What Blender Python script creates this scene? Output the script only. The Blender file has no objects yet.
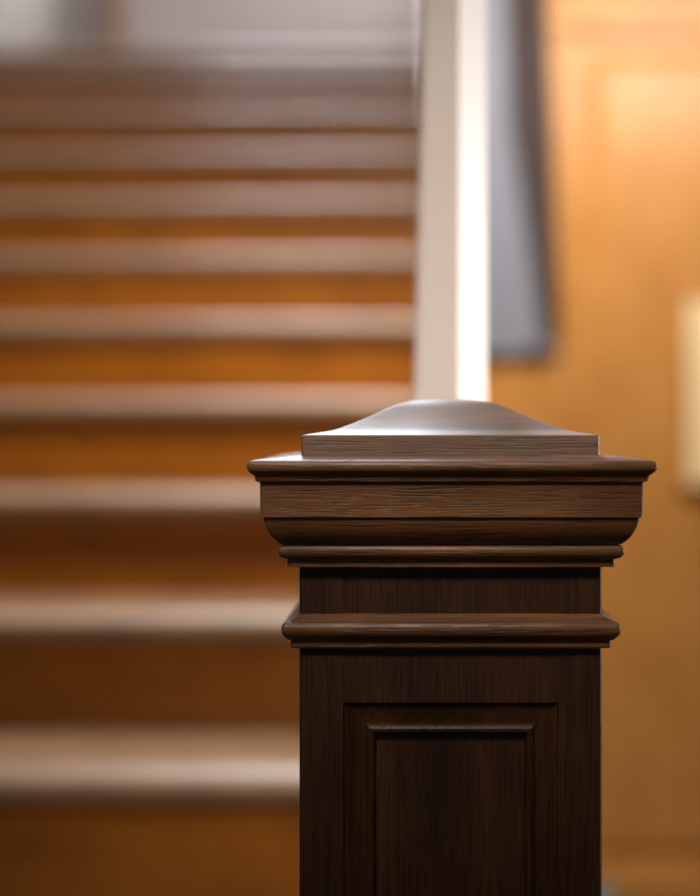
import bpy, bmesh, math, random
from mathutils import Vector, Matrix
random.seed(4)
SC = bpy.context.scene
COL = SC.collection

# ------------------------------------------------------------------ camera
CZ = 0.991            # camera height above the hall floor
F = 1458.0            # focal length in pixels (50 mm on a 24 mm wide frame)
HX, HY = 412.0, 438.0  # where the level view axis meets the picture
cam = bpy.data.cameras.new('camera')
camo = bpy.data.objects.new('camera', cam)
COL.objects.link(camo)
camo.location = (0, 0, CZ)
camo.rotation_euler = (math.pi / 2, 0, 0)
cam.sensor_fit = 'HORIZONTAL'
cam.sensor_width = 24.0
cam.lens = 50.0
cam.shift_x = -(HX - 350) / 700.0
cam.shift_y = -(448 - HY) / 700.0
cam.clip_start = 0.05
cam.dof.use_dof = True
cam.dof.focus_distance = 0.965
cam.dof.aperture_fstop = 1.5
SC.camera = camo

# ------------------------------------------------------------------ world, exposure
w = bpy.data.worlds.new('world')
SC.world = w
w.use_nodes = True
w.node_tree.nodes['Background'].inputs[0].default_value = (0.75, 0.85, 1.0, 1)
w.node_tree.nodes['Background'].inputs[1].default_value = 0.6
SC.view_settings.view_transform = 'Standard'
SC.view_settings.look = 'None'
SC.view_settings.exposure = 0.0
SC.view_settings.gamma = 1.0
SC.view_settings.use_curve_mapping = False
SC.cycles.use_denoising = True
SC.cycles.max_bounces = 8


def area(name, loc, target, sx, sy, power, color, spread=180):
    l = bpy.data.lights.new(name, 'AREA')
    l.shape = 'RECTANGLE'
    l.size, l.size_y = sx, sy
    l.energy = power
    l.color = color
    l.spread = math.radians(spread)
    o = bpy.data.objects.new(name, l)
    COL.objects.link(o)
    o.location = loc
    o.rotation_euler = (Vector(target) - Vector(loc)).to_track_quat('-Z', 'Y').to_euler()
    return o


# skylight over the stairwell (cool daylight)
area('skylight_daylight', (-0.67, 3.7, 4.68), (-0.67, 3.7, 0), 1.35, 3.6, 38, (0.86, 0.91, 1.0), 95)
# tall landing window above the picture, facing down the stairs
area('landing_window_daylight', (-0.47, 6.36, 3.75), (-0.3, 1.5, 1.0), 1.0, 1.2, 150, (0.86, 0.92, 1.0))
# warm wall washer beside the oak wall
area('wall_lamp_light', (0.62, 2.30, 2.0), (0.60, 3.1, 1.50), 0.5, 0.3, 9.2, (1.0, 0.86, 0.74))
# warm lamp above the stairs
area('stair_lamp_light', (0.0, 2.20, 2.35), (-0.22, 2.90, 0.9), 0.30, 0.20, 14, (1.0, 0.79, 0.50), 125)
# warm spotlight above and behind the viewer, on the newel
area('entry_spot_light', (-0.20, -0.10, 2.20), (0.04, 1.10, 1.06), 0.38, 0.38, 1.65, (1.0, 0.85, 0.70), 38)
# unseen fill light added on the right to whiten the post's chamfer
area('side_fill_light', (2.30, 1.35, 1.20), (0.05, 1.35, 1.15), 0.5, 1.0, 5.0, (1.0, 0.95, 0.89), 50)


# ------------------------------------------------------------------ materials
def nt(name):
    m = bpy.data.materials.new(name)
    m.use_nodes = True
    t = m.node_tree
    return m, t, t.nodes, t.links, t.nodes['Principled BSDF']


def plain(name, c, rough=0.6, vary=0.06, scale=8.0, spec=0.5):
    m, t, N, L, b = nt(name)
    tc = N.new('ShaderNodeTexCoord')
    n = N.new('ShaderNodeTexNoise')
    n.inputs['Scale'].default_value = scale
    n.inputs['Detail'].default_value = 5
    L.new(tc.outputs['Object'], n.inputs['Vector'])
    r = N.new('ShaderNodeValToRGB')
    e = r.color_ramp.elements
    e[0].position, e[1].position = 0.3, 0.7
    e[0].color = (*[x * (1 - vary) for x in c], 1)
    e[1].color = (*[min(1, x * (1 + vary)) for x in c], 1)
    L.new(n.outputs['Fac'], r.inputs[0])
    L.new(r.outputs[0], b.inputs['Base Color'])
    b.inputs['Roughness'].default_value = rough
    b.inputs['Specular IOR Level'].default_value = spec
    bp = N.new('ShaderNodeBump')
    bp.inputs['Strength'].default_value = 0.05
    L.new(n.outputs['Fac'], bp.inputs['Height'])
    L.new(bp.outputs[0], b.inputs['Normal'])
    return m


def wood(name, dark, mid, light, axis='z', rough=0.42, bump=0.25, scale=1.0, coat=0.0, pore=0.6, spec=0.5):
    """Oak: stretched noise for figure, finer stretched noise for open pores."""
    m, t, N, L, b = nt(name)
    tc = N.new('ShaderNodeTexCoord')
    src = tc.outputs['Object']
    if axis == 'ring':   # boards running round a square cap: grain follows each side
        geo = N.new('ShaderNodeNewGeometry')
        sep = N.new('ShaderNodeSeparateXYZ')
        L.new(tc.outputs['Normal'], sep.inputs[0])
        ab = N.new('ShaderNodeMath'); ab.operation = 'ABSOLUTE'
        L.new(sep.outputs[0], ab.inputs[0])
        gt = N.new('ShaderNodeMath'); gt.operation = 'GREATER_THAN'
        L.new(ab.outputs[0], gt.inputs[0]); gt.inputs[1].default_value = 0.6
        s2 = N.new('ShaderNodeSeparateXYZ'); L.new(src, s2.inputs[0])
        cb = N.new('ShaderNodeCombineXYZ')
        L.new(s2.outputs[1], cb.inputs[0]); L.new(s2.outputs[0], cb.inputs[1]); L.new(s2.outputs[2], cb.inputs[2])
        mx = N.new('ShaderNodeMix'); mx.data_type = 'VECTOR'
        L.new(gt.outputs[0], mx.inputs['Factor'])
        L.new(src, mx.inputs['A']); L.new(cb.outputs[0], mx.inputs['B'])
        src = mx.outputs['Result']
        axis = 'x'

    def stretched(lo, hi, detail, dist=0.0):
        mp = N.new('ShaderNodeMapping')
        s = {'x': (lo, hi, hi), 'y': (hi, lo, hi), 'z': (hi, hi, lo)}[axis]
        mp.inputs['Scale'].default_value = [v * scale for v in s]
        L.new(src, mp.inputs['Vector'])
        n = N.new('ShaderNodeTexNoise')
        n.inputs['Scale'].default_value = 1.0
        n.inputs['Detail'].default_value = detail
        n.inputs['Roughness'].default_value = 0.6
        n.inputs['Distortion'].default_value = dist
        L.new(mp.outputs[0], n.inputs['Vector'])
        return n.outputs['Fac']
    fig = stretched(3, 60, 4, 0.4)
    fine = stretched(25, 900, 2)
    blotch = stretched(9, 14, 2)
    r = N.new('ShaderNodeValToRGB')
    e = r.color_ramp.elements
    e[0].position, e[1].position = 0.30, 0.72
    e[0].color, e[1].color = (*dark, 1), (*light, 1)
    k = e.new(0.5); k.color = (*mid, 1)
    mixf = N.new('ShaderNodeMath'); mixf.operation = 'MULTIPLY_ADD'
    L.new(blotch, mixf.inputs[0]); mixf.inputs[1].default_value = 0.45
    m2 = N.new('ShaderNodeMath'); m2.operation = 'MULTIPLY'
    L.new(fig, m2.inputs[0]); m2.inputs[1].default_value = 0.55
    L.new(m2.outputs[0], mixf.inputs[2])
    L.new(mixf.outputs[0], r.inputs[0])
    pr = N.new('ShaderNodeMapRange')
    pr.inputs['From Min'].default_value = 0.38
    pr.inputs['From Max'].default_value = 0.50
    pr.inputs['To Min'].default_value = 1 - pore
    pr.inputs['To Max'].default_value = 1.0
    L.new(fine, pr.inputs['Value'])
    mm = N.new('ShaderNodeVectorMath'); mm.operation = 'SCALE'
    L.new(r.outputs[0], mm.inputs[0]); L.new(pr.outputs[0], mm.inputs['Scale'])
    L.new(mm.outputs[0], b.inputs['Base Color'])
    b.inputs['Roughness'].default_value = rough
    b.inputs['Specular IOR Level'].default_value = spec
    b.inputs['Coat Weight'].default_value = coat
    b.inputs['Coat Roughness'].default_value = 0.25
    bp = N.new('ShaderNodeBump')
    bp.inputs['Strength'].default_value = bump
    bp.inputs['Distance'].default_value = 0.0008
    L.new(pr.outputs[0], bp.inputs['Height'])
    L.new(bp.outputs[0], b.inputs['Normal'])
    return m


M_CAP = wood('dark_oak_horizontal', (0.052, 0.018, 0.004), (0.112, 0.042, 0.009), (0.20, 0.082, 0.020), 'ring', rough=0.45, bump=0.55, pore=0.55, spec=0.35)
_b = M_CAP.node_tree.nodes['Principled BSDF']
_b.inputs['Coat Weight'].default_value = 0.35
_b.inputs['Coat Roughness'].default_value = 0.5
_b.inputs['Sheen Weight'].default_value = 0.2
_b.inputs['Sheen Roughness'].default_value = 0.35
_b.inputs['Sheen Tint'].default_value = (0.85, 0.90, 1.0, 1)
M_TOP = wood('dark_oak_sheen_top', (0.06, 0.028, 0.014), (0.12, 0.06, 0.032), (0.20, 0.105, 0.06), 'x', rough=0.55, bump=0.7, pore=0.5)  # greyer oak with cool sheen, reflected daylight put into the material
_b = M_TOP.node_tree.nodes['Principled BSDF']
_b.inputs['Coat Weight'].default_value = 1.0
_b.inputs['Coat Roughness'].default_value = 0.6
_b.inputs['Sheen Weight'].default_value = 0.3
_b.inputs['Sheen Roughness'].default_value = 0.4
_b.inputs['Sheen Tint'].default_value = (0.85, 0.90, 1.0, 1)
M_SHAFT = wood('shaded_oak_vertical', (0.013, 0.004, 0.001), (0.029, 0.0098, 0.0024), (0.052, 0.019, 0.005), 'z', rough=0.5, bump=0.35, pore=0.5, spec=0.35)  # same oak as the cap, darkened to hold the shade below it
M_TREAD = wood('worn_tread_wood', (0.185, 0.110, 0.064), (0.275, 0.168, 0.100), (0.35, 0.225, 0.140), 'x', rough=0.38, bump=0.1, pore=0.15)
M_RISER = wood('amber_riser_wood', (0.23, 0.073, 0.004), (0.35, 0.122, 0.006), (0.45, 0.17, 0.011), 'x', rough=0.4, bump=0.1, pore=0.15)
M_PANEL = wood('honey_oak_panelling', (0.48, 0.22, 0.058), (0.58, 0.285, 0.082), (0.66, 0.345, 0.115), 'z', rough=0.35, bump=0.08, pore=0.12)
M_FLOOR = wood('dark_floor_boards', (0.05, 0.025, 0.010), (0.09, 0.045, 0.018), (0.14, 0.07, 0.03), 'y', rough=0.4, bump=0.1, pore=0.2)
M_WHITE = plain('white_gloss_paint', (0.84, 0.78, 0.77), 0.35, 0.03)
M_GREYWALL = plain('grey_lilac_plaster', (0.34, 0.32, 0.34), 0.8, 0.08, 3)
M_TAUPE = plain('taupe_plaster', (0.11, 0.09, 0.078), 0.8, 0.06, 3)
M_CREAM = plain('cream_plaster', (0.62, 0.52, 0.40), 0.8, 0.05, 3)
M_CLOTH = plain('blue_grey_cloth', (0.23, 0.27, 0.40), 0.85, 0.08, 30)
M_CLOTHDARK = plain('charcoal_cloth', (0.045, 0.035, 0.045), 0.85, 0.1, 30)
M_PAPER = plain('cream_paper', (0.95, 0.80, 0.52), 0.7, 0.03, 5)
M_BRASS = plain('aged_brass', (0.45, 0.28, 0.09), 0.35, 0.1, 20)
M_BRASS.node_tree.nodes['Principled BSDF'].inputs['Metallic'].default_value = 1.0
M_SLATE = plain('slate_blue_fabric', (0.10, 0.16, 0.20), 0.85, 0.1, 40)


# ------------------------------------------------------------------ helpers
def obj(name, bm, mat, parent=None, smooth=None):
    me = bpy.data.meshes.new(name)
    bmesh.ops.recalc_face_normals(bm, faces=bm.faces)
    bm.to_mesh(me)
    bm.free()
    me.materials.append(mat)
    if smooth is not None:
        for p in me.polygons:
            p.use_smooth = True
        me.set_sharp_from_angle(angle=math.radians(smooth))
    o = bpy.data.objects.new(name, me)
    COL.objects.link(o)
    if parent:
        o.parent = parent
    return o


def thing(name, label, cat, loc=(0, 0, 0), group=None):
    o = bpy.data.objects.new(name, None)
    o.empty_display_size = 0.1
    COL.objects.link(o)
    o.location = loc
    o['label'] = label
    o['category'] = cat
    if group:
        o['group'] = group
    return o


def struct(name, bm, mat):
    o = obj(name, bm, mat)
    o['kind'] = 'structure'
    return o


def box(bm, x0, x1, y0, y1, z0, z1, bevel=0.0, seg=2):
    v = [bm.verts.new(p) for p in ((x0, y0, z0), (x1, y0, z0), (x1, y1, z0), (x0, y1, z0),
                                   (x0, y0, z1), (x1, y0, z1), (x1, y1, z1), (x0, y1, z1))]
    fs = [bm.faces.new([v[i] for i in q]) for q in
          ((3, 2, 1, 0), (4, 5, 6, 7), (0, 1, 5, 4), (1, 2, 6, 5), (2, 3, 7, 6), (3, 0, 4, 7))]
    if bevel:
        es = list({e for f in fs for e in f.edges})
        bmesh.ops.bevel(bm, geom=es, offset=bevel, segments=seg, affect='EDGES', profile=0.5)
    return bm


def BX(*a, **k):
    return box(bmesh.new(), *a, **k)


def square_ring(bm, hw, z, r, seg=3):
    """Rounded square outline of half width hw at height z."""
    out = []
    r = min(r, hw * 0.5)
    for cx, cy, a0 in ((1, 1, 0), (-1, 1, 90), (-1, -1, 180), (1, -1, 270)):
        for i in range(seg + 1):
            a = math.radians(a0 + 90 * i / seg)
            out.append(bm.verts.new((cx * (hw - r) + r * math.cos(a), cy * (hw - r) + r * math.sin(a), z)))
    return out


def loft(rings, bm, cap_top=True, cap_bottom=True):
    for a, b in zip(rings, rings[1:]):
        n = len(a)
        for i in range(n):
            bm.faces.new((a[i], a[(i + 1) % n], b[(i + 1) % n], b[i]))
    if cap_top:
        bm.faces.new(rings[-1])
    if cap_bottom:
        bm.faces.new(rings[0][::-1])


# ------------------------------------------------------------------ the setting
LAND = 2.2966
XL, XR = -1.52, 2.4
struct('floor', BX(XL - 0.1, XR + 0.1, -1.7, 3.2, -0.1, 0.0), M_FLOOR)
struct('floor_landing', BX(XL - 0.1, 0.07, 4.90, 6.5, LAND - 0.2, LAND), M_TREAD)
struct('wall_left', BX(XL - 0.1, XL, -1.7, 6.5, 0.0, 4.9), M_TAUPE)
struct('wall_back', BX(XL, XR, -1.7, -1.6, 0.0, 4.9), M_CREAM)
bm = bmesh.new()
box(bm, XL, -1.15, 6.4, 6.5, LAND, 4.9)
box(bm, 0.05, 0.07, 6.4, 6.5, LAND, 4.9)
box(bm, -1.15, 0.05, 6.4, 6.5, LAND, 3.12)
box(bm, -1.15, 0.05, 6.4, 6.5, 4.38, 4.9)
struct('wall_landing', bm, M_GREYWALL)
bm = bmesh.new()
for a in ((-1.19, -1.13, 3.08, 4.42), (0.01, 0.06, 3.08, 4.42), (-1.13, 0.01, 3.08, 3.14), (-1.13, 0.01, 4.36, 4.42), (-0.565, -0.535, 3.14, 4.36)):
    box(bm, a[0], a[1], 6.38, 6.46, a[2], a[3])
struct('window_3', bm, M_WHITE)
struct('wall_stair', BX(0.07, 0.17, 3.2, 6.5, 0.0, 4.9), M_CREAM)
# wall at the right of the hall with an opening cut for the added side light
bm = bmesh.new()
box(bm, XR, XR + 0.1, -1.7, 1.07, 0, 4.9)
box(bm, XR, XR + 0.1, 1.63, 3.2, 0, 4.9)
box(bm, XR, XR + 0.1, 1.07, 1.63, 0, 0.65)
box(bm, XR, XR + 0.1, 1.07, 1.63, 1.9, 4.9)
struct('wall_right', bm, M_CREAM)
bm = bmesh.new()
for a in ((1.04, 1.09, 0.62, 1.93), (1.61, 1.66, 0.62, 1.93), (1.09, 1.61, 0.62, 0.68), (1.09, 1.61, 1.87, 1.93), (1.09, 1.61, 1.26, 1.29)):
    box(bm, XR - 0.02, XR + 0.06, a[0], a[1], a[2], a[3])
struct('side_light_frame', bm, M_WHITE)  # unseen frame added to go with the side fill light
# ceilings: high over the stairwell, low over the hall's right side
bm = bmesh.new()
box(bm, XL - 0.1, XR + 0.1, -1.7, 1.85, 4.8, 4.9)
box(bm, XL - 0.1, XR + 0.1, 5.55, 6.5, 4.8, 4.9)
box(bm, XL - 0.1, -1.38, 1.85, 5.55, 4.8, 4.9)
box(bm, 0.04, XR + 0.1, 1.85, 5.55, 4.8, 4.9)
struct('ceiling', bm, M_CREAM)
bm = BX(0.07, XR, 1.5, 3.2, 2.78, 2.90)
box(bm, XL, XR, -1.6, 1.5, 2.78, 2.90)
struct('ceiling_lower', bm, M_CREAM)
bm = bmesh.new()
for a in ((-1.40, -1.36, 1.83, 5.57), (0.02, 0.06, 1.83, 5.57), (-1.36, 0.02, 1.83, 1.87), (-1.36, 0.02, 5.53, 5.57), (-1.36, 0.02, 3.68, 3.72)):
    box(bm, a[0], a[1], a[2], a[3], 4.76, 4.84)
struct('window_1', bm, M_WHITE)
# brown corner trim on the landing wall
struct('trim_1', BX(-1.34, -1.26, 6.36, 6.4, LAND, 4.5, bevel=0.005), M_TREAD)
struct('baseboard_landing', BX(XL, 0.07, 6.37, 6.4, LAND, LAND + 0.12, bevel=0.004), M_WHITE)

# panelled oak wall facing the camera, right of the stairs (one built-in wall)
WY = 3.1
def X(px, d): return (px - HX) * d / F
def Z(py, d): return CZ - (py - HY) * d / F
bm = bmesh.new()
box(bm, 0.07, XR, WY + 0.012, 3.2, 0, 4.9)
# stiles
for a, b2 in ((0.07, X(572, WY)), (X(572, WY) + 0.72, X(572, WY) + 0.82), (X(572, WY) + 1.54, XR)):
    box(bm, a, b2, WY, WY + 0.012, 0.07, 2.70, bevel=0.003)
# rails (top of the panels just inside the picture, skirting rail below)
for a, b2 in ((X(572, WY), X(572, WY) + 0.72), (X(572, WY) + 0.82, X(572, WY) + 1.54)):
    box(bm, a, b2, WY, WY + 0.012, Z(36, WY), Z(-22, WY), bevel=0.003)
    box(bm, a, b2, WY, WY + 0.012, 0.07, 0.085, bevel=0.003)
    box(bm, a, b2, WY, WY + 0.012, 2.55, 2.70, bevel=0.003)
    # raised field with a wide bevel
    x0, x1, z0, z1 = a + 0.035, b2 - 0.035, 0.095, Z(36, WY) - 0.035
    o_ = [bm.verts.new(p) for p in ((x0, WY + 0.012, z0), (x1, WY + 0.012, z0), (x1, WY + 0.012, z1), (x0, WY + 0.012, z1))]
    k = 0.035
    i_ = [bm.verts.new(p) for p in ((x0 + k, WY + 0.002, z0 + k), (x1 - k, WY + 0.002, z0 + k), (x1 - k, WY + 0.002, z1 - k), (x0 + k, WY + 0.002, z1 - k))]
    bm.faces.new(i_)
    for q in range(4):
        bm.faces.new((o_[q], o_[(q + 1) % 4], i_[(q + 1) % 4], i_[q]))
struct('wall_front', bm, M_PANEL)
bm = BX(0.07, XR, WY - 0.02, WY, 0, 0.07, bevel=0.006)
struct('baseboard_front', bm, M_PANEL)
# moulding shelf line above the panels
bm = BX(0.07, XR, WY - 0.010, WY, Z(30, WY), Z(16, WY), bevel=0.004)
struct('trim_2', bm, M_PANEL)

# ------------------------------------------------------------------ staircase
T, R, D0, TH = 0.285, 0.1790, 7.1 * 0.285, 0.048
SX0, SX1 = XL + 0.01, 0.05
stair = thing('staircase', 'blurred wooden staircase with amber risers and worn pale treads rising behind the newel post', 'staircase', (0, D0 - 2 * T, 0))
oy = D0 - 2 * T


def tread_bm(y0, y1, ztop, x0, x1, th):
    """Tread with a full round nosing on the front edge, scotia under it."""
    bm = bmesh.new()
    prof = []
    r = th / 2
    for i in range(9):
        a = math.radians(270 - 180 * i / 8)
        prof.append((y0 + r + r * math.cos(a), ztop - r + r * math.sin(a)))
    prof += [(y1, ztop), (y1, ztop - th)]
    n = len(prof)
    A = [bm.verts.new((x0, y, z)) for y, z in prof]
    B = [bm.verts.new((x1, y, z)) for y, z in prof]
    for i in range(n):
        bm.faces.new((A[i], A[(i + 1) % n], B[(i + 1) % n], B[i]))
    bm.faces.new(A); bm.faces.new(B[::-1])
    return bm


OV = 0.032    # nosing overhang
DROP = {-2: 0.05, -1: 0.05, 0: 0.014, 1: 0.006, 10: 0.030}   # slightly uneven rises of an old flight
for n in range(-2, 11):
    ztop = CZ - 0.4544 + n * R - DROP.get(n, 0) 
    yn = D0 + n * T
    y1 = yn + T + OV - 0.001 if n < 10 else yn + 0.12
    o = obj('tread', tread_bm(yn - oy, y1 - oy, ztop, SX0, SX1, TH), M_TREAD, stair, smooth=40)
    zb = 0.0 if n == -2 else CZ - 0.4544 + (n - 1) * R - DROP.get(n - 1, 0)
    obj('riser', BX(SX0, SX1, yn + OV - oy, yn + OV + 0.02 - oy, zb, ztop - TH), M_RISER, stair)
    # small cove strip under the nosing
    bm = bmesh.new()
    v = []
    for x in (SX0, SX1):
        v.append([bm.verts.new((x, yn + OV - oy - dy, ztop - TH - dz)) for dy, dz in
                  ((0, 0), (0.012, 0), (0.009, 0.004), (0.004, 0.010), (0.001, 0.014), (0, 0.014))])
    for i in range(6):
        bm.faces.new((v[0][i], v[0][(i + 1) % 6], v[1][(i + 1) % 6], v[1][i]))
    bm.faces.new(v[0]); bm.faces.new(v[1][::-1])
    obj('cove_strip', bm, M_RISER, stair, smooth=40)
# closed stringer on the open side
bm = bmesh.new()
pts = [(oy + OV, 0.0), (oy + OV, R - 0.02), (4.88, LAND - 0.02), (4.88, LAND - 0.4), (oy + 0.75, 0.0)]
A = [bm.verts.new((SX1 + 0.001, y - oy, z)) for y, z in pts]
B = [bm.verts.new((SX1 + 0.018, y - oy, z)) for y, z in pts]
for i in range(5):
    bm.faces.new((A[i], A[(i + 1) % 5], B[(i + 1) % 5], B[i]))
bm.faces.new(A); bm.faces.new(B[::-1])
obj('stringer', bm, M_RISER, stair)

# ------------------------------------------------------------------ newel post
PD = 1.069                         # distance of the post's axis
PX = X(450.7, 0.969)                 # its axis sits a little right of the camera
newel = thing('newel_post', 'dark oak newel post with moulded square cap and low pyramid top, sharp in the foreground', 'newel post', (PX, PD, 0))


def P(p, y):
    """half width in pixels, picture height -> half width (m), height (m)"""
    p += 1.0
    hw = PD * p / (F + p)
    return hw, CZ - (y - HY) * (PD - hw) / F


def profile(pts, name, mat, r=0.0015, smooth=25):
    bm = bmesh.new()
    rings = [square_ring(bm, hw, z, r) for hw, z in pts]
    loft(rings, bm)
    return obj(name, bm, mat, newel, smooth=smooth)


def arc(cx, cy, rx, ry, a0, a1, n=6):
    return [P(cx + rx * math.cos(math.radians(a0 + (a1 - a0) * i / n)),
              cy - ry * math.sin(math.radians(a0 + (a1 - a0) * i / n))) for i in range(n + 1)]


# pyramid top on its square block
bm = bmesh.new()
blk, zb = P(148.3, 455.2)
_, ze = P(148.3, 435.6)
prof = [(blk, CZ - 0.0117), (blk, ze - 0.0004), (blk - 0.0008, ze + 0.0004), (0.0935, CZ + 0.0029), (0.0876, CZ + 0.0038), (0.0819, CZ + 0.0048), (0.0763, CZ + 0.0063),
        (0.0693, CZ + 0.0089), (0.061, CZ + 0.0123), (0.053, CZ + 0.0159), (0.0445, CZ + 0.0200), (0.0361, CZ + 0.0237), (0.029, CZ + 0.0257), (0.0223, CZ + 0.0269), (0.015, CZ + 0.0277), (0.008, CZ + 0.0281), (0.002, CZ + 0.0283)]
head, tail = prof[:3], prof[2:]
dense = []
for i in range(len(tail) - 1):         # Catmull-Rom through the ogee
    p0, p1, p2, p3 = tail[max(0, i - 1)], tail[i], tail[i + 1], tail[min(len(tail) - 1, i + 2)]
    for q in range(3):
        t = q / 3
        dense.append(tuple(0.5 * (2 * b + (c - a) * t + (2 * a - 5 * b + 4 * c - d) * t * t + (3 * b - a - 3 * c + d) * t ** 3)
                           for a, b, c, d in zip(p0, p1, p2, p3)))
prof = head + dense[1:] + [tail[-1]]
rings = []
for k, (hw, z) in enumerate(prof):
    rings.append(square_ring(bm, hw, z, 0.0012, seg=1))
loft(rings, bm)
obj('pyramid_top', bm, M_TOP, newel, smooth=9)

# cap: rounded top slab, fillet, fascia, ovolo, bead, lower fillet
pts = []
pts += [P(163, 567.0), P(163, 559.5)]
pts += arc(167.5, 551.5, 5.0, 6.5, -75, 75)
pts += [P(167.5, 544.5), P(170.5, 544.0)]
pts += [P(p, y) for p, y in ((174, 541.5), (178.5, 537.5), (182, 532.5), (184.8, 527), (186.5, 521.5), (187.2, 518.0))]
pts += [P(190.8, 517.0), P(191, 484.0)]
pts += [P(191.6, 482.2), P(195.6, 481.2), P(196.2, 478.0), P(197.5, 475.2), P(200.5, 473.5)]
pts += arc(199.3, 466.8, 5.5, 6.4, -70, 80)
hw0, z0 = pts[-1]
pts += [(blk + 0.0, CZ - 0.0114)]
profile(pts, 'cap', M_CAP, 0.0018, 28)

# shaft: four corner stiles with rails set a hair back and recessed panels
S = 0.1005
ZT = P(151.5, 567)[1]              # underside of the cap
OX, OZ1, OZ0 = 0.0715, CZ - 0.1758, 0.30
zbase = 0.16
bm = bmesh.new()
def quad(bm, pts3, rot):
    return bm.faces.new([bm.verts.new(rot @ Vector(p)) for p in pts3])
for s in range(4):
    rot = Matrix.Rotation(s * math.pi / 2, 4, 'Z')
    g = 0.0006
    e = 0.0012
    for sg in (-1, 1):
        xa, xb = sg * (S - e), sg * OX
        quad(bm, [(xa, -S, zbase), (xb, -S, zbase), (xb, -S, ZT), (xa, -S, ZT)], rot)
        # arris between neighbouring faces
        if sg == 1:
            quad(bm, [(S - e, -S, zbase), (S, -S + e, zbase), (S, -S + e, ZT), (S - e, -S, ZT)], rot)
        # return of the stile beside the opening and beside the rails
        quad(bm, [(xb, -S, zbase), (xb, -S + 0.012, zbase), (xb, -S + 0.012, ZT), (xb, -S, ZT)], rot)
    for za_, zb_ in ((zbase, OZ0), (OZ1, ZT)):
        quad(bm, [(-OX, -S + g, za_), (OX, -S + g, za_), (OX, -S + g, zb_), (-OX, -S + g, zb_)], rot)
    quad(bm, [(-OX, -S + g, OZ1), (OX, -S + g, OZ1), (OX, -S + 0.012, OZ1), (-OX, -S + 0.012, OZ1)], rot)
    quad(bm, [(-OX, -S + g, OZ0), (OX, -S + g, OZ0), (OX, -S + 0.012, OZ0), (-OX, -S + 0.012, OZ0)], rot)
bmesh.ops.remove_doubles(bm, verts=bm.verts, dist=1e-5)
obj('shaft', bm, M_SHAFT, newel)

for s in range(4):
    rot = Matrix.Rotation(s * math.pi / 2, 4, 'Z')
    # moulding around the panel: (inset, depth behind the face)
    mprof = [(0.0, 0.0006), (0.0008, 0.0022), (0.004, 0.0042), (0.009, 0.0056), (0.0125, 0.0062), (0.0135, 0.0040), (0.0150, 0.0030), (0.0168, 0.0036), (0.0178, 0.0060), (0.0182, 0.0105)]
    bm = bmesh.new()
    rg = []
    for ins, dp in mprof:
        ins *= 1.2
        x, za_, zb_, y = OX - ins, OZ0 + ins, OZ1 - ins, -S + dp
        rg.append([bm.verts.new(rot @ Vector(p)) for p in ((-x, y, za_), (x, y, za_), (x, y, zb_), (-x, y, zb_))])
    loft(rg, bm, False, False)
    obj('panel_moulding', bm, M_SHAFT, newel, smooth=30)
    ins = 0.0218
    bm = BX(-(OX - ins), OX - ins, -S + 0.0088, -S + 0.014, OZ0 + ins, OZ1 - ins)
    bmesh.ops.transform(bm, matrix=rot, verts=bm.verts)
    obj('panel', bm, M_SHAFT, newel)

# collar bead round the shaft
pts = [P(150.0, 648.3), P(158.5, 648), P(159.5, 646.5), P(159.5, 641), P(163.5, 639.5)]
pts += arc(163.8, 630.0, 5.6, 7.8, -70, 60)
pts += [P(162.5, 621.5), P(158.5, 619.0), P(153.5, 616.0), P(150.0, 613.5)]
profile(pts, 'collar', M_CAP, 0.002, 28)
# plinth at the floor
profile([(0.118, 0.0), (0.118, 0.14), (0.114, 0.147), (0.108, 0.15), (0.106, 0.158), (0.1005, 0.164), (0.1, 0.166)], 'plinth', M_SHAFT, 0.002, 25)
# wooden plugs in the fascia
for px, py in ((335, 500), (571, 499)):
    hw, z = P(191, py)
    bm = bmesh.new()
    bmesh.ops.create_cone(bm, cap_ends=True, segments=14, radius1=0.0019, radius2=0.0016, depth=0.0012)
    bmesh.ops.rotate(bm, verts=bm.verts, cent=(0, 0, 0), matrix=Matrix.Rotation(math.pi / 2, 3, 'X'))
    bmesh.ops.translate(bm, verts=bm.verts, vec=(X(px, PD - hw) - PX, -hw + 0.0003, z))
    obj('plug', bm, M_FLOOR, newel, smooth=30)

# ------------------------------------------------------------------ white tapered post
WD = 1.30
wp = thing('white_post', 'white painted slim tapered post standing behind the oak newel', 'post', (X(450, WD), WD + 0.04, 0))
cx, cy = wp.location.x, wp.location.y


def wring(bm, z, inset=0.0):
    # outline seen from above: flat front, wide chamfer to the right
    t = min(1.0, max(0.0, (z - CZ) / 0.385)) if z > CZ else 0.0
    xl = X(413 + 11 * t, WD) - inset
    xm = X(459, WD)
    xr = X(487 - 1 * t, WD + 0.03) + inset
    f_, b_ = WD - inset, WD + 0.085 + inset
    return [bm.verts.new((x - cx, y - cy, z)) for x, y in
            ((xl + 0.004, f_), (xm, f_), (xr, WD + 0.03), (xr, b_), (xl, b_), (xl, f_ + 0.004))]


bm = bmesh.new()
loft([wring(bm, z) for z in (0.12, CZ, CZ + 0.12, CZ + 0.24, CZ + 0.385, 1.9)], bm)
obj('shaft', bm, M_WHITE, wp)
bm = bmesh.new()
loft([wring(bm, z, i) for z, i in ((1.9, 0.0), (1.905, 0.008), (1.93, 0.012), (1.95, 0.018), (1.97, 0.018), (1.985, 0.005))], bm)
obj('cap', bm, M_WHITE, wp)
bm = bmesh.new()
loft([wring(bm, z, i) for z, i in ((0.0, 0.012), (0.10, 0.012), (0.11, 0.007), (0.12, 0.0))], bm)
obj('base', bm, M_WHITE, wp)

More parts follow.
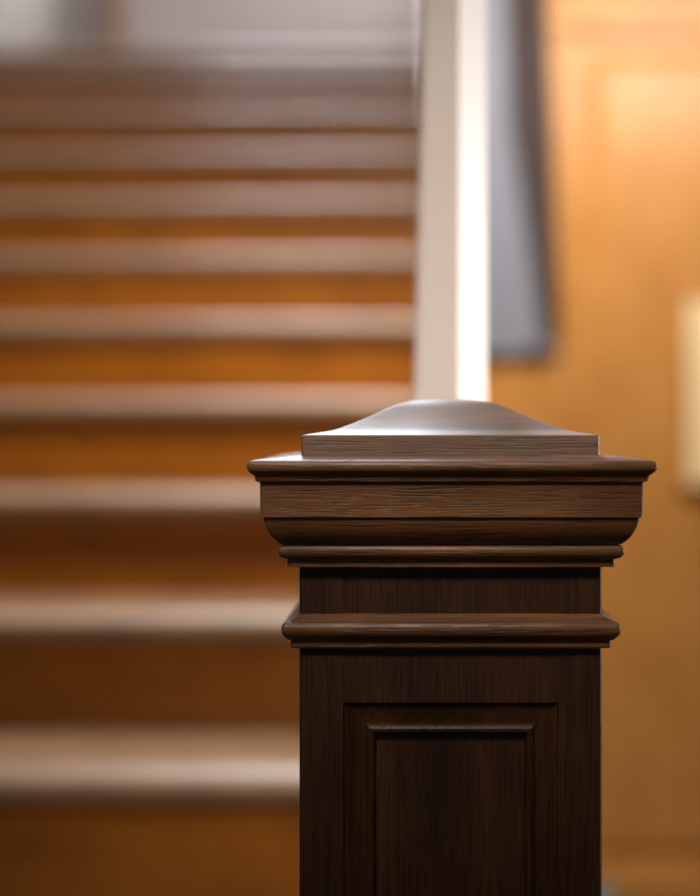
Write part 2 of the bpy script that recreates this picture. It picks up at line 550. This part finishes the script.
# ------------------------------------------------------------------ hanging grey cloth on the oak wall
BD = 3.075
ban = thing('hanging_cloth', 'blue-grey cloth hanging on the oak wall right of the white post, dark right edge', 'wall hanging', (X(500, BD), BD, Z(360, BD)))
bx, bz = ban.location.x, ban.location.z


def right_px(y):
    return 541 + (556 - 541) * min(1, max(0, (y + 60) / 420.0))


def drape(name, mat, fl, fr, yoff, ylo=352.0, yhi=-160.0, parent=ban):
    bm = bmesh.new()
    nu, nv = 20, 30
    g = []
    for j in range(nv + 1):
        y = ylo + (yhi - ylo) * j / nv
        row = []
        for i in range(nu + 1):
            u = i / nu
            px = fl(y) + (fr(y) - fl(y)) * u
            d = BD + yoff + 0.008 * math.sin(px * 0.11 + y * 0.006)
            row.append((X(px, BD), d, Z(y + 3 * math.sin(px * 0.09), BD)))
        g.append(row)
    th = 0.006
    F_ = [[bm.verts.new((x - bx, d - BD, z - bz)) for x, d, z in row] for row in g]
    B_ = [[bm.verts.new((x - bx, d - BD + th, z - bz)) for x, d, z in row] for row in g]
    for j in range(nv):
        for i in range(nu):
            bm.faces.new((F_[j][i], F_[j][i + 1], F_[j + 1][i + 1], F_[j + 1][i]))
            bm.faces.new((B_[j][i], B_[j + 1][i], B_[j + 1][i + 1], B_[j][i + 1]))
    for j in range(nv):
        for i in (0, nu):
            bm.faces.new((F_[j][i], F_[j + 1][i], B_[j + 1][i], B_[j][i]))
    for i in range(nu):
        for j in (0, nv):
            bm.faces.new((F_[j][i], F_[j][i + 1], B_[j][i + 1], B_[j][i]))
    return obj(name, bm, mat, parent, smooth=60)


drape('cloth_panel', M_CLOTH, lambda y: 462, right_px, 0.0)
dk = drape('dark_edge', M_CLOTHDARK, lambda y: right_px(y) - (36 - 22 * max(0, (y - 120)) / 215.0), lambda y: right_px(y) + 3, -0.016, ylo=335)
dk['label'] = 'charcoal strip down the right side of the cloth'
bm = bmesh.new()
box(bm, X(455, BD) - bx, X(556, BD) - bx, -0.012, 0.012, Z(-160, BD) - bz, Z(-160, BD) + 0.02 - bz, bevel=0.004)
obj('hanging_rod', bm, M_BRASS, ban)
for px in (470, 535):
    bm = bmesh.new()
    box(bm, X(px, BD) - 0.006 - bx, X(px, BD) + 0.006 - bx, 0.0, WY - BD, Z(-160, BD) + 0.004 - bz, Z(-160, BD) + 0.018 - bz)
    obj('bracket', bm, M_BRASS, ban)

# ------------------------------------------------------------------ pale framed notice at the right edge
ND = WY - 0.012
nb = thing('framed_notice', 'pale cream rectangular sheet in a slim frame on the oak wall at the right edge', 'notice', (X(740, ND), ND, Z(390, ND)))
nx, nz = nb.location.x, nb.location.z
x0, x1, z0, z1 = X(686, ND) - nx, X(805, ND) - nx, Z(483, ND) - nz, Z(298, ND) - nz
obj('sheet', BX(x0, x1, -0.004, 0.004, z0, z1), M_PAPER, nb)
bm = bmesh.new()
fw = 0.008
box(bm, x0 - fw, x0, -0.010, 0.010, z0 - fw, z1 + fw, bevel=0.002)
box(bm, x1, x1 + fw, -0.010, 0.010, z0 - fw, z1 + fw, bevel=0.002)
box(bm, x0, x1, -0.010, 0.010, z1, z1 + fw, bevel=0.002)
box(bm, x0, x1, -0.010, 0.010, z0 - fw, z0, bevel=0.002)
obj('frame', bm, M_PANEL, nb)

# ------------------------------------------------------------------ low blue-grey cushion on the floor
QD = 2.75
cu = thing('floor_cushion', 'small slate-blue cushion on the floor below the oak wall, mostly behind the newel', 'cushion', (X(565, QD), QD + 0.14, 0))
bm = bmesh.new()
rings = []
hx = X(632, QD) - X(565, QD)
ztop = 0.09
for k in range(9):
    a = math.radians(-90 + 180 * k / 8)
    s = 0.80 + 0.20 * math.cos(a)
    rings.append([])
    for i in range(24):
        t = 2 * math.pi * i / 24
        ex = lambda c: math.copysign(abs(c) ** 0.45, c)
        rings[-1].append(bm.verts.new((hx * s * ex(math.cos(t)), 0.13 * s * ex(math.sin(t)), ztop * (0.5 + 0.5 * math.sin(a)))))
loft(rings, bm)
obj('cushion_cover', bm, M_SLATE, cu, smooth=60)
